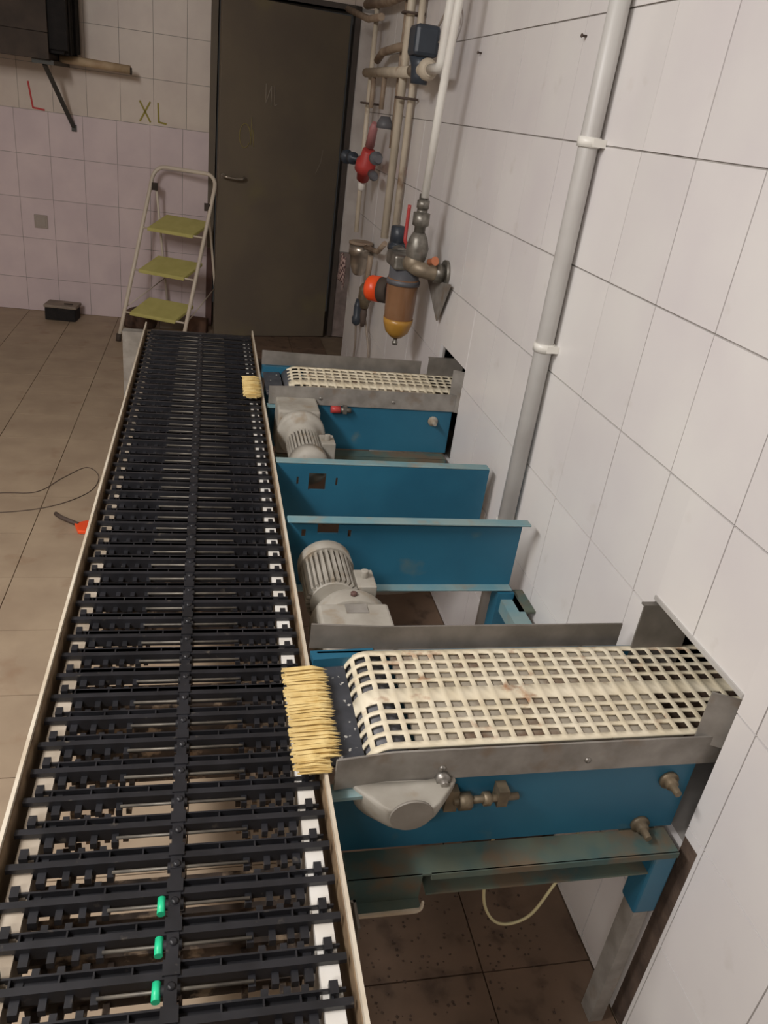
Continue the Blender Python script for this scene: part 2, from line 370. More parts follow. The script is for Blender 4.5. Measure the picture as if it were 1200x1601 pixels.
def bar_mesh(m, low=False):
    b = MB()
    b.box(-0.195, 0.137, -0.0125, -0.0035, -0.020, 0.0)           # solid front web
    b.box(-0.224, -0.195, -0.0125, -0.0035, -0.007, 0.0); b.box(0.137, 0.172, -0.0125, -0.0035, -0.007, 0.0)
    if not low:
        b.box(-0.195, 0.137, -0.0035, 0.006, -0.014, -0.010)      # channel floor
        b.box(-0.212, 0.166, 0.006, 0.0085, -0.007, -0.001); b.box(-0.195, 0.137, 0.006, 0.0085, -0.014, -0.001)       # far lip
    for x in () if low else (-0.19, -0.14, -0.105, -0.065, 0.03, 0.075, 0.115, 0.15): b.box(x - 0.001, x + 0.001, -0.0035, 0.006, -0.010, -0.0015)
    for x in (-0.206, 0.152): b.box(x - 0.005, x + 0.005, 0.0, 0.015, -0.007, 0.003)   # small end tabs
    for x in (-0.182, 0.128): b.box(x - 0.005, x + 0.005, -0.028, 0.012, -0.020, -0.008)
    for x in (-0.154, -0.128, -0.102, 0.064, 0.090, 0.112): b.box(x - 0.004, x + 0.004, -0.026, -0.0125, -0.019, -0.009)
    for x in (-0.167, -0.141, -0.115, 0.077, 0.102, 0.122): b.box(x - 0.004, x + 0.004, 0.0085, 0.021, -0.019, -0.009)
    return b.mesh('crossbar', m)
def link_mesh(m):
    b = MB().box(-0.0305, -0.0165, -0.028, 0.026, -0.014, 0.001)
    b.box(-0.033, -0.014, -0.010, 0.008, -0.013, 0.003)
    b.lathe((-0.023, -0.022, -0.002), (0, 0, 1), [(0, 0.0055), (0.005, 0.005), (0.007, 0.0025)], 10)
    b.cyl((-0.034, -0.0215, -0.0065), (-0.013, -0.0215, -0.0065), 0.0065, 10)
    return b.mesh('center_link', m)
rod_me = MB().cyl((-0.100, -0.0215, -0.0065), (0.066, -0.0215, -0.0065), 0.0022, 8).mesh('steel_rod', M['rod'])
bar_me, lnk_me = bar_mesh(M['black']), link_mesh(M['black'])
bar_low, lnk_low = bar_mesh(M['black_dusty'], True), link_mesh(M['black_dusty'])
ys = []; y = 1.119
while y - PIT > 0.16: y -= PIT
while y < 3.13: ys.append(y); y += PIT
for y in ys:
    base = (0, y - 1.7, 0.672 + random.uniform(-0.0006, 0.0006))
    link_copy(bar_me, 'crossbar', conv, base); link_copy(rod_me, 'steel_rod', conv, base); link_copy(lnk_me, 'center_link', conv, base)
    lo = (0, y - 1.7 + 0.012, 0.545)
    link_copy(bar_low, 'return_crossbar', conv, lo); link_copy(lnk_low, 'return_link', conv, lo)
for y in ys[7:10]:
    MB().cyl((-0.0385, y - 0.034, 0.667), (-0.0385, y - 0.013, 0.667), 0.0050, 12).build('green_clip', M['green'], conv)
# drive end, cross members, legs
MB().cyl((-0.21, 3.135, 0.622), (0.17, 3.135, 0.622), 0.046, 20).build('end_roller', M['black'], conv)
mb = MB()
for a in range(5):
    t = -0.35 + a * 0.42
    c = Vector((0, 3.135 + 0.047 * math.sin(t), 0.622 + 0.047 * math.cos(t)))
    mb.bar(c + Vector((-0.212, 0, 0)), c + Vector((0.172, 0, 0)), 0.02, 0.012, up=(0, math.sin(t), math.cos(t)))
mb.build('wrapped_crossbar', M['black'], conv)
for y in (0.55, 1.55, 2.55):
    MB().box(-0.231, 0.178, y, y + 0.04, 0.505, 0.535).build('cross_member', M['galv_dark'], conv)
for (x0, x1, y) in ((-0.312, -0.238, 3.06), (-0.275, -0.238, 0.30), (0.185, 0.225, 0.30), (0.185, 0.222, 2.98)):
    b = MB().box(x0, x1, y, y + 0.045, 0.0, 0.683 if x0 == -0.312 else 0.62)
    b.box(x0 - 0.01, x1 + 0.01, y - 0.01, y + 0.055, 0, 0.006)
    b.build('leg', M['galv'], conv)
MB().box(0.184, 0.204, 2.84, 2.88, 0.60, 0.665).build('rail_knob', M['frame'], conv, bevel=0.003)
# bracket plate between rail and near stand
b = MB().box(0.184, 0.222, 0.70, 0.704, 0.44, 0.545).box(0.184, 0.188, 0.66, 0.704, 0.44, 0.545).box(0.218, 0.222, 0.66, 0.704, 0.44, 0.545)
b.build('support_bracket', M['galv_dark'], conv)

# ================================================================== BRUSHES
def brush(y0, y1, x0, x1, z, label, n, seed):
    rnd = random.Random(seed)
    t = thing('bristle_brush', label, 'brush', ((x0 + x1) / 2, (y0 + y1) / 2, z), 'straw bristle brushes on the conveyor rail')
    MB().box(x0 + 0.008, x1 - 0.018, y0, y1, z - 0.0065, z - 0.001).build('brush_back', M['wood'], t)
    mb = MB()
    for i in range(n):
        y = y0 + (y1 - y0) * (i + 0.5) / n
        for k in range(3):
            ya = y + rnd.uniform(-0.003, 0.003); zz = z + 0.004 * (k - 1)
            xs = x0 + rnd.uniform(-0.003, 0.006); xe = x1 + rnd.uniform(-0.006, 0.004)
            if n > 50 and y < 0.830: xe -= 0.018        # the first rows stop short of the guide lip
            xm = xe - 0.020
            dz = rnd.uniform(-0.002, 0.003)
            r = (y1 - y0) / n * 0.62
            mb.add([(xs, ya - r * 0.4, zz - 0.001), (xs, ya + r * 0.4, zz + 0.001), (xm, ya + r, zz + 0.003 + dz), (xm, ya - r, zz + 0.003 + dz), (xe, ya + rnd.uniform(-0.002, 0.002), zz + dz),
                    (xm, ya, zz - 0.003)], [(0, 1, 2, 3), (3, 2, 4), (0, 3, 5), (1, 5, 2), (3, 4, 5), (2, 5, 4), (0, 5, 1)])
    o = mb.build('bristles', M['bristle'], t); o['kind'] = 'stuff'
brush(0.806, 1.030, 0.134, 0.206, 0.694, 'yellow straw bristle brush with ragged tips beside the near cross conveyor', 58, 1)
brush(2.375, 2.560, 0.119, 0.176, 0.694, 'small pale yellow bristle brush beside the far cross conveyor', 44, 2)

# ================================================================== CROSS CONVEYORS
def belt_mesh(xr, xn, rad, ya, z):
    ms, hs, mt, ht = 0.0085, 0.0200, 0.0075, 0.0165
    flat = xr - xn; s_end = flat + rad * 2.4
    S = [0.0]; solid_s = []
    s_ = 0.0
    while s_ < s_end:
        S.append(s_ + ms); solid_s.append(True); S.append(s_ + ms + hs * 0.5); solid_s.append(False); S.append(s_ + ms + hs); solid_s.append(False); s_ += ms + hs
    T = [0.0, 0.012]; solid_t = [True]
    def hole(): T.append(T[-1] + ht); solid_t.append(False)
    def web(d): T.append(T[-1] + d); solid_t.append(True)
    for k in range(4): hole(); web(mt if k < 3 else 0.032)
    for k in range(4): hole(); web(mt if k < 3 else 0.012)
    def P(s, t):
        if s <= flat: return (xr - s, ya + t, z)
        a = (s - flat) / rad
        return (xn - rad * math.sin(a), ya + t, z - rad + rad * math.cos(a))
    b = MB(); nS, nT = len(S), len(T)
    vs = [P(s, t) for s in S for t in T]; fs = []
    for i in range(nS - 1):
        for j in range(nT - 1):
            if solid_s[i] or solid_t[j]: fs.append((i * nT + j, i * nT + j + 1, (i + 1) * nT + j + 1, (i + 1) * nT + j))
    b.add(vs, fs, True); return b
def cross_conveyor(dy, dz, label, near):
    t = thing('cross_conveyor', label, 'conveyor', (0.5, 0.95 + dy, 0))
    Y = lambda v: v + dy
    Z = lambda v: v + dz
    # belt, its bed and nose roller
    b = (belt_mesh(0.97, 0.285, 0.042, Y(0.836), Z(0.700)) if near else belt_mesh(0.97, 0.305, 0.060, Y(0.836), Z(0.700))).build('perforated_belt', M['belt'], t)
    so = b.modifiers.new('thick', 'SOLIDIFY'); so.thickness = 0.0035; so.offset = -1
    bedp = MB().box(0.325, 0.775, Y(0.838), Y(1.068), Z(0.688), Z(0.6945)).build('bed_plate', M['bed'], t)
    nr = MB().cyl((0.285, Y(0.834), Z(0.656)), (0.285, Y(1.072), Z(0.656)), 0.036, 20).build('nose_roller', M['greyplastic'], t)
    if not near:                       # the far belt lies tilted, its near edge low behind the guide lip
        for o in (b, bedp, nr):
            piv = Vector((0, Y(1.070), Z(0.700))) - ORG[o.name]
            o.data.transform(Matrix.Translation(piv + Vector((0, 0, -0.004))) @ Matrix.Rotation(math.radians(8), 4, 'X') @ Matrix.Translation(-piv))
    MB().box(0.775, 1.0, Y(0.838), Y(1.068), Z(0.648), Z(0.655)).build('dark_tray', M['tray'], t)
    
    MB().prism([(0.190, Y(0.835)), (0.246, Y(0.835)), (0.246, Y(1.070)), (0.190, Y(1.060))], 'z', Z(0.668), Z(0.672)).build('nose_plate', M['nose'], t)
    # blue channel side panels
    p = MB().box(0.199, 0.807, Y(0.824), Y(0.829), Z(0.498), Z(0.690))
    p.build('side_panel', M['blue'], t)
    MB().box(0.199, 0.807, Y(1.078), Y(1.083), Z(0.498), Z(0.690)).build('side_panel', M['blue'], t)
    MB().prism([(0.190, Y(1.060)), (0.30, Y(1.070)), (0.30, Y(1.090)), (0.187, Y(1.085))], 'z', Z(0.650), Z(0.690)).build('nose_corner', M['blue'], t)
    # galvanised guide lips
    l = MB()
    l.prism([(0.195, Y(0.808)), (0.28, Y(0.818)), (0.842, Y(0.818)), (0.842, Y(0.8215)), (0.279, Y(0.8215)), (0.194, Y(0.8115))], 'z', Z(0.650), Z(0.708))
    l.box(0.279, 0.842, Y(0.8215), Y(0.833), Z(0.686), Z(0.689))
    l.build('guide_lip', M['galv'], t)
    for x in (0.36, 0.60): MB().lathe((x, Y(0.8195), Z(0.672)), (0, -1, 0), [(0, 0.006), (0.004, 0.005), (0.005, 0.002)], 10).build('rivet', M['steel'], t)
    le = 0.779 if near else 0.752
    l = MB()
    l.prism([(0.187, Y(1.099)), (0.31, Y(1.089)), (le, Y(1.089)), (le, Y(1.093)), (0.311, Y(1.093)), (0.188, Y(1.103))], 'z', Z(0.686), Z(0.736))
    l.box(0.30, le, Y(1.070), Y(1.092), Z(0.684), Z(0.687))
    l.build('guide_lip', M['galv_dark'], t)
    for x in (0.34, 0.70): MB().lathe((x, Y(1.080), Z(0.687)), (0, 0, 1), [(0, 0.006), (0.004, 0.005)], 8).build('bolt_head', M['steel'], t)
    ep, px = (0.797, 0.793) if near else (0.760, 0.770)
    # plates where the machine enters the wall opening
    MB().box(px, 0.90, Y(1.062), Y(1.0655), Z(0.62), Z(ep)).box(px, 0.90, Y(1.0655), Y(1.074), Z(ep - 0.004), Z(ep)).build('entry_plate', M['galv_dark'], t)
    MB().prism([(0.790, Y(0.830)), (0.832, Y(0.808)), (0.834, Y(0.811)), (0.792, Y(0.834))], 'z', Z(0.690 if near else 0.648), Z(0.790)).build('entry_wing', M['galv'], t)
    # bolts and tensioner on the near panel
    for (x, z) in ((0.765, 0.612), (0.742, 0.510)) if near else ((0.745, 0.612),):
        MB().lathe((x, Y(0.824), Z(z)), (0, -1, 0), [(0, 0.017), (0.006, 0.017), (0.006, 0.011), (0.016, 0.011), (0.016, 0.007), (0.034, 0.006)], 12).build('bolt', M['motor'] if not near else M['brass'], t)
    MB().prism([(0.19, Y(0.795)), (0.30, Y(0.80)), (0.30, Y(0.823)), (0.19, Y(0.823))], 'z', Z(0.640), Z(0.646)).build('support_tab', M['blue_dusty'], t)
    if near:
        c = MB().lathe((0.304, Y(0.823), Z(0.644)), (0, -1, -0.1), [(0, 0.080), (0.010, 0.080), (0.018, 0.074), (0.050, 0.046), (0.056, 0.038), (0.058, 0.034), (0.058, 0.001)], 36)
        c.v = [(x, y, min(z, Z(0.652))) for x, y, z in c.v]
        c.build('bearing_cover', M['motor'], t)
        MB().cyl((0.304, Y(0.766), Z(0.638)), (0.304, Y(0.762), Z(0.6376)), 0.032, 28).build('cover_cap', M['cap'], t)
        h = MB().box(0.372, 0.392, Y(0.806), Y(0.823), Z(0.590), Z(0.632)).cyl((0.385, Y(0.806), Z(0.612)), (0.49, Y(0.806), Z(0.616)), 0.006, 10)
        h.cyl((0.392, Y(0.806), Z(0.612)), (0.412, Y(0.806), Z(0.612)), 0.014, 6).cyl((0.432, Y(0.806), Z(0.614)), (0.444, Y(0.806), Z(0.614)), 0.011, 6)
        h.box(0.455, 0.472, Y(0.80), Y(0.824), Z(0.600), Z(0.632))
        h.build('tensioner_bolt', M['brass'], t)
        MB().lathe((0.362, Y(0.823), Z(0.655)), (0, -1, 0), [(0, 0.012), (0.016, 0.012), (0.016, 0.007), (0.024, 0.006)], 8).build('bolt', M['steel'], t)
        gearmotor(t, Y, Z, [0.30, 1.086, 0.62], 1)
    else:
        h = MB().cyl((0.395, Y(0.810), Z(0.640)), (0.425, Y(0.810), Z(0.640)), 0.012, 8)
        h.build('red_fitting', M['red'], t)
        MB().cyl((0.425, Y(0.810), Z(0.640)), (0.46, Y(0.810), Z(0.640)), 0.009, 8).box(0.434, 0.446, Y(0.80), Y(0.824), Z(0.63), Z(0.655)).build('tensioner_bolt', M['valve'], t)
        gearmotor(t, Y, Z, [0.283, 0.822, 0.62], -1)
    # stand under the panels
    f = MB().box(0.227, 0.795, Y(0.772), Y(0.824), Z(0.490), Z(0.494)).box(0.227, 0.795, Y(0.818), Y(0.824), Z(0.436), Z(0.490)).box(0.36, 0.76, Y(0.778), Y(0.818), Z(0.436), Z(0.440)).box(0.36, 0.795, Y(0.770), Y(0.774), Z(0.482), Z(0.494))
    f.build('stand_rail', M['frame_dusty'], t)
    if near:
        pl = MB().box(0.205, 0.345, Y(0.770), Y(0.774), Z(0.442), Z(0.494)).box(0.205, 0.345, Y(0.752), Y(0.774), Z(0.438), Z(0.442))
        pl.build('stand_plate', M['frame_dusty'], t)
        e = MB().prism([(0.205, Z(0.436))] + [(0.335, Z(0.436))] + arc(0.335, Z(0.448), 0.012, -math.pi / 2, 0, 4) + [(0.347, Z(0.46)), (0.344, Z(0.46)), (0.342, Z(0.444)), (0.205, Z(0.441))], 'y', Y(0.748), Y(0.752))
        e.build('plate_edge', M['rail'], t)
    MB().box(0.227, 0.795, Y(1.085), Y(1.125), Z(0.45), Z(0.494)).build('stand_rail', M['blue'], t)
    for (ya, yb) in ((0.775, 0.820),):
        MB().box(0.756, 0.800, Y(ya), Y(yb), 0.335, Z(0.490)).build('leg', M['blue'], t, bevel=0.004)
        MB().box(0.762, 0.790, Y(ya + 0.004), Y(yb - 0.004), 0.0, 0.335).build('leg_foot', M['galv'], t)
    return t
def gearmotor(t, Y, Z, c, sgn):
    """gearbox bolted to a side panel, motor pointing away from it along Y"""
    x, y, z = c
    q = lambda d: Y(y + sgn * d)
    g = MB()
    if sgn > 0:
        L0, L1, L2, L3 = 0.03, 0.185, 0.26, 0.43
        g.box(x - 0.076, x + 0.067, min(q(L0), q(L1)), max(q(L0), q(L1)), Z(0.49), Z(0.662))
        g.lathe((x, q(L1), Z(0.585)), (0, sgn, 0), [(0, 0.084), (0.035, 0.084), (0.05, 0.078), (L2 - L1, 0.062), (L2 - L1 + 0.01, 0.058)], 28)
        zz, xm, rm = Z(0.61), x - 0.028, 0.050
    else:
        L0, L1, L2, L3 = 0.002, 0.13, 0.22, 0.40
        g.box(x - 0.067, x + 0.062, min(q(L0), q(L1)), max(q(L0), q(L1)), Z(0.53), Z(0.672))
        g.lathe((x + 0.004, q(L1), Z(0.605)), (0, sgn, 0), [(0, 0.074), (0.028, 0.074), (0.032, 0.060), (0.05, 0.052), (L2 - L1, 0.046)], 28)
        zz, xm, rm = Z(0.605), x + 0.004, 0.043
    gb = g.build('gearbox', M['motor'], t, bevel=0.006)
    MB().cyl((xm, q(L2), zz), (xm, q(L3 - 0.03), zz), rm, 24).build('motor_body', M['motor'], gb)
    for k in range(30):
        a = 2 * math.pi * k / 30
        d = Vector((math.cos(a), 0, math.sin(a)))
        p0 = Vector((xm, q(L2 + 0.006), zz)) + d * (rm + 0.002); p1 = Vector((xm, q(L3 - 0.035), zz)) + d * (rm + 0.002)
        MB().bar(p0, p1, 0.006, 0.013, up=d).build('cooling_fin', M['motor'], gb)
    MB().lathe((xm, q(L3 - 0.045), zz), (0, sgn, 0), [(0, rm + 0.013), (0.035, rm + 0.012), (0.046, rm), (0.048, 0.02)], 26).build('fan_cover', M['motor'], gb)
    b = MB().box(xm + rm, xm + rm + 0.042, min(q(L2 + 0.01), q(L2 + 0.08)), max(q(L2 + 0.01), q(L2 + 0.08)), zz - 0.035, zz + 0.035)
    b.cyl((xm + rm + 0.02, q(L2 + 0.05), zz + 0.03), (xm + rm + 0.02, q(L2 + 0.05), zz + 0.052), 0.009, 10)
    b.build('terminal_box', M['motor'], gb, bevel=0.006)
    if sgn > 0:
        MB().lathe((x - 0.0, q(L1 + 0.02), Z(0.668)), (0, 0, 1), [(0, 0.007), (0.006, 0.007), (0.008, 0.004)], 10).build('filler_plug', M['redframe'], gb)
        MB().box(x - 0.022, x + 0.022, q(L1 - 0.035), q(L1 - 0.005), Z(0.662), Z(0.664)).build('name_plate', M['galv'], gb)
near_c = cross_conveyor(0.0, 0.0, 'near cross conveyor with cream perforated belt and blue side panels', True)
far_c = cross_conveyor(1.548, 0.03, 'far cross conveyor with cream perforated belt, half hidden behind its grey guide plate', False)
# tie and rear leg of the near stand
MB().box(0.745, 0.790, 0.825, 1.60, 0.440, 0.476).build('stand_tie', M['blue_dusty'], near_c)
MB().box(0.735, 0.778, 1.555, 1.60, 0.335, 0.494).build('leg', M['blue'], near_c)
MB().box(0.738, 0.774, 1.558, 1.597, 0.0, 0.335).build('leg_foot', M['galv'], near_c)
MB().box(0.775, 0.819, 1.50, 1.60, 0.470, 0.476).box(0.775, 0.779, 1.50, 1.60, 0.42, 0.47).build('wall_bracket', M['frame_dusty'], near_c)

# ================================================================== TWO BLUE CHANNEL BEAMS
def beam(y, sgn, x0, x1, z0, z1, label, xs):
    t = thing('channel_beam', label, 'steel beam', ((x0 + x1) / 2, y, z0), 'bare blue channel beams between the cross conveyors')
    b = MB()
    for (a0, a1, c0, c1) in subtract([(x0, x1, z0, z1)], xs): b.box(a0, a1, min(y, y + sgn * 0.005), max(y, y + sgn * 0.005), c0, c1)
    b.build('web', M['blue'], t)
    for (nm, zz) in (('top_flange', z1), ('bottom_flange', z0 - 0.005)):
        MB().box(x0, x1 + (0.012 if nm == 'top_flange' and sgn < 0 else 0), min(y, y + sgn * 0.030), max(y, y + sgn * 0.030), zz, zz + 0.005).build(nm, M['blue_dusty'], t, bevel=0.002)
    return t
beam(1.908, 1, 0.187, 0.790, 0.500, 0.676, 'farther blue channel beam with small square hole and rounded top edge', [(0.278, 0.325, 0.600, 0.650), (0.245, 0.251, 0.615, 0.638), (0.352, 0.358, 0.615, 0.638)])
beam(1.59, -1, 0.189, 0.772, 0.502, 0.684, 'nearer blue channel beam with flat flange on top, behind the near gearmotor', [(0.262, 0.312, 0.645, 0.672), (0.225, 0.235, 0.635, 0.655), (0.335, 0.343, 0.635, 0.655)])

# ================================================================== CABLES, DEBRIS UNDER THE MACHINE
def curve(pts, n=10):
    P = [Vector(p) for p in pts]; P = [P[0]] + P + [P[-1]]; out = []
    for i in range(1, len(P) - 2):
        for k in range(n):
            t = k / n; a, b, c, d = P[i - 1:i + 3]
            out.append(0.5 * ((2 * b) + (c - a) * t + (2 * a - 5 * b + 4 * c - d) * t * t + (3 * b - a - 3 * c + d) * t ** 3))
    out.append(P[-2]); return out
single(MB().tube(curve([(0.51, 0.88, 0.44), (0.514, 0.88, 0.34), (0.527, 0.88, 0.255), (0.555, 0.88, 0.20), (0.59, 0.88, 0.183), (0.63, 0.88, 0.203), (0.655, 0.88, 0.27), (0.675, 0.88, 0.35), (0.68, 0.89, 0.44)]), 0.003, 6), 'hanging_cable', M['cable_cream'], 'cream wire loop hanging under the near cross conveyor', 'cable')
MB_ = MB().tube(curve([(0.39, 1.60, 0.47), (0.47, 1.62, 0.455), (0.56, 1.63, 0.46), (0.66, 1.62, 0.49)]), 0.0055, 6).tube(curve([(0.42, 1.63, 0.46), (0.52, 1.66, 0.452), (0.62, 1.66, 0.47), (0.69, 1.64, 0.49)]), 0.0055, 6)
single(MB_, 'cable_bundle', M['cable'], 'grey cables sagging beneath the nearer blue beam', 'cable')
single(MB().tube(curve([(0.52, 0.94, 0.34), (0.56, 0.93, 0.255), (0.60, 0.93, 0.25), (0.66, 0.95, 0.33), (0.70, 0.99, 0.42)]), 0.011, 8).box(0.50, 0.64, 0.93, 1.05, 0.31, 0.45), 'cable_box', M['dark'], 'dark cable box tucked under the near cross conveyor', 'box')
mb = MB(); rd = random.Random(3)
for i in range(420):
    x, y = rd.uniform(0.26, 0.74), rd.triangular(0.5, 1.7, 0.9); s_ = rd.uniform(0.0012, 0.0045); z = 0.0
    a = rd.uniform(0, 3.1); c_, n_ = math.cos(a) * s_, math.sin(a) * s_
    mb.add([(x + c_, y + n_, z), (x - n_, y + c_, z), (x - c_, y - n_, z), (x + n_, y - c_, z), (x, y, z + s_ * 0.9)], [(0, 1, 4), (1, 2, 4), (2, 3, 4), (3, 0, 4), (3, 2, 1, 0)])
o = single(mb, 'floor_crumbs', M['cement'], 'dark crumbs and dirt scattered on the floor under the near cross conveyor', 'debris'); o['kind'] = 'stuff'

# ================================================================== RIGHT WALL PIPES
def pipe(name, pts, r, m, label, cat='pipe', group=None, n=14):
    return single(MB().tube(pts, r, n), name, m, label, cat, group)
# big conduit
t = thing('conduit_pipe', 'grey white vertical conduit with two collars on the right tiled wall', 'pipe', (0.79, 1.735, 0))
MB().cyl((0.792, 1.735, 0.0), (0.792, 1.735, H), 0.0215, 24).build('pipe_run', M['conduit'], t)
MB().cyl((0.8145, 1.775, 0.0), (0.8145, 1.775, H), 0.0055, 8).build('side_strip', M['conduit'], t)
for z in (1.535, 1.085, 0.60, 2.05): MB().cyl((0.792, 1.735, z - 0.010), (0.792, 1.735, z + 0.010), 0.0255, 24).box(0.79, 0.82, 1.708, 1.762, z - 0.008, z + 0.008).build('collar', M['pvc'], t)
# small wall hooks
for (y, z, lb) in ((1.93, 1.745, 'small dark screw with white dowel on the tiles left of the conduit'), (2.72, 1.74, 'small dark screw on the tiles right of the white pipes')):
    single(MB().lathe((0.822, y, z), (-1, 0, 0), [(0, 0.003), (0.013, 0.0025), (0.013, 0.0045), (0.016, 0.004)], 8), 'wall_screw', M['cable_dark'], lb, 'screw', 'screws in the right wall')
# white pipes
pipe('white_pipe', [(0.71, 2.62, H), (0.71, 2.665, 1.87), (0.71, 2.717, 1.607), (0.71, 2.752, 1.30)], 0.0135, M['pvc'], 'white plastic pipe dropping straight to the ball valve')
pipe('white_pipe', [(0.735, 2.83, H), (0.735, 2.845, 1.95), (0.735, 2.875, 1.74)] + [(0.735, 2.875 + 0.03 * (1 - math.cos(a)), 1.72 - 0.03 * math.sin(a)) for a in (0.3, 0.6, 0.9, 1.2, 1.57)] + [(0.735, 3.018, 1.69)], 0.0165, M['pvc'], 'white plastic pipe with elbow leading into the dark valve actuator')
# actuator valve
t = thing('motor_valve', 'dark blue grey valve actuator above beige pipe joint', 'valve', (0.735, 3.16, 1.69))
MB().box(0.69, 0.78, 3.11, 3.23, 1.73, 1.83).build('actuator_housing', M['actuator'], t, bevel=0.014)
MB().lathe((0.735, 3.17, 1.73), (0, 0, -1), [(0, 0.045), (0.03, 0.035), (0.06, 0.032), (0.085, 0.030)], 18).build('actuator_neck', M['actuator'], t)
MB().sphere((0.735, 3.055, 1.69), 0.036, 12).cyl((0.735, 3.02, 1.69), (0.735, 3.30, 1.69), 0.022, 16).build('valve_body', M['beige'], t)
MB().tube(curve([(0.77, 3.12, 1.83), (0.79, 3.05, 1.90), (0.80, 2.98, 1.86), (0.80, 3.02, 1.80), (0.775, 3.12, 1.78)]), 0.004, 6).tube(curve([(0.80, 3.0, 1.84), (0.81, 3.06, 1.95), (0.81, 3.12, 2.02)]), 0.003, 6).build('actuator_cable', M['cable'], t)
# header and beige pipes
pipe('header_pipe', [(0.755, 3.30, 1.69), (0.755, 4.44, 1.705)], 0.021, M['beige'], 'beige horizontal header pipe running from the actuator towards the corner')
pipe('branch_pipe', [(0.78, 3.63, 1.79), (0.765, 3.75, 1.79), (0.765, 4.1, 1.785), (0.765, 4.22, 1.755)], 0.017, M['brownpipe'], 'short bent brownish pipe lying just above the header pipe')
pipe('riser_pipe', [(0.775, 4.42, 2.0), (0.775, 4.40, 1.3), (0.775, 4.37, 0.95)], 0.012, M['beige'], 'thin beige riser nearest the corner, behind the red regulator')
pipe('riser_pipe', [(0.768, 3.61, H), (0.768, 3.60, 1.04)], 0.0175, M['beige'], 'thick beige riser passing behind the header pipe')
pipe('riser_pipe', [(0.795, 3.53, 2.4), (0.795, 3.53, 1.06)], 0.013, M['beige'], 'thin pale riser just right of the thick beige riser')
pipe('riser_pipe', [(0.79, 3.80, 2.05), (0.79, 3.79, 1.40)], 0.009, M['brownpipe'], 'dark brown thin riser left of the thick beige riser')
for (y, lb) in ((4.22, 'left brown stub hanging under the header pipe'), (3.95, 'right brown stub hanging under the header pipe')):
    pipe('stub_pipe', [(0.757, y, 1.69), (0.757, y, 1.55)], 0.011, M['brownpipe'], lb, 'pipe', 'stubs under the header pipe')
pipe('ceiling_pipe', [(0.77, 4.70, 2.02), (0.77, 4.1, 1.985), (0.77, 3.2, 1.985)], 0.022, M['brownpipe'], 'rusty beige upper pipe running along the wall at the top edge')
pipe('ceiling_pipe', [(0.75, 5.25, 2.04), (0.75, 4.5, 1.94), (0.76, 4.2, 1.93)], 0.016, M['brownpipe'], 'lower rusty pipe crossing the corner above the door')
for (y, z, lb) in ((3.585, 1.90, 'dark pipe clip high on the thick beige riser'), (4.36, 1.57, 'dark pipe clip low on the thin corner riser'), (3.52, 1.60, 'dark pipe clip under the actuator')):
    single(MB().tube([(0.815, y - 0.04, z), (0.735, y - 0.022, z), (0.733, y + 0.022, z), (0.815, y + 0.04, z)], 0.005, 6), 'pipe_clip', M['cable_dark'], lb, 'clip')
# red regulator
t = thing('red_regulator', 'red pressure regulator with black knob on the corner risers', 'regulator', (0.74, 4.05, 1.33))
MB().lathe((0.735, 4.12, 1.235), (0.0, -0.55, 0.85), [(0, 0.030), (0.05, 0.036), (0.055, 0.050), (0.10, 0.048), (0.11, 0.034), (0.16, 0.030), (0.165, 0.02)], 18).build('regulator_body', M['red'], t)
MB().lathe((0.735, 4.02, 1.390), (0.0, -0.55, 0.85), [(0, 0.022), (0.09, 0.020), (0.12, 0.012)], 14).build('spring_cap', mat('faded_red', (176, 120, 120), None, 0.5), t)
MB().lathe((0.735, 4.18, 1.315), (-0.3, 1, 0), [(0, 0.010), (0.10, 0.010), (0.10, 0.030), (0.125, 0.030), (0.125, 0.014), (0.17, 0.014), (0.17, 0.034), (0.195, 0.034)], 12).build('knob', M['actuator'], t)
MB().lathe((0.735, 4.13, 1.240), (0, 0.1, -1), [(0, 0.018), (0.05, 0.018), (0.06, 0.012)], 12).build('white_nut', M['pvc'], t)
MB().lathe((0.745, 3.98, 1.345), (0, -1, 0.02), [(0, 0.014), (0.08, 0.014), (0.08, 0.030), (0.11, 0.030), (0.11, 0.018), (0.17, 0.018)], 12).lathe((0.745, 3.95, 1.275), (0, -1, -0.1), [(0, 0.02), (0.06, 0.022), (0.10, 0.012)], 10).build('side_valve', M['greyplastic'], t)
MB().lathe((0.752, 3.80, 1.475), (0, 0, 1), [(0, 0.036), (0.02, 0.036), (0.05, 0.02)], 12).build('grey_cap', M['greyplastic'], t)
# gauge cup, cable plug and rag near the corner
t = thing('silver_gauge', 'round silver gauge cup on thin riser beside checked rag', 'gauge', (0.755, 4.08, 0.86))
MB().lathe((0.755, 4.08, 0.93), (0, 0, -1), [(0, 0.058), (0.05, 0.058), (0.052, 0.050), (0.10, 0.046), (0.14, 0.030), (0.15, 0.02)], 20).build('gauge_cup', M['chrome'], t)
MB().lathe((0.755, 4.08, 0.932), (0, 0, 1), [(0, 0.062), (0.012, 0.062), (0.016, 0.05)], 20).build('rim', M['brownpipe'], t)
MB().tube([(0.77, 4.02, 0.93), (0.77, 3.72, 0.96), (0.77, 3.58, 1.02)], 0.012, 8).build('link_pipe', M['brownpipe'], t)
t = thing('brass_joint', 'brass pipe joint with hanging dark plug left of the orange gauge', 'pipe joint', (0.765, 3.87, 0.72))
MB().lathe((0.765, 3.87, 0.78), (0, 0, -1), [(0, 0.022), (0.02, 0.034), (0.07, 0.036), (0.09, 0.026), (0.12, 0.02)], 16).build('joint_body', M['brass'], t)
MB().tube([(0.765, 3.87, 0.78), (0.767, 3.868, 0.85), (0.769, 3.866, 0.915)], 0.014, 10).build('neck', M['brownpipe'], t)
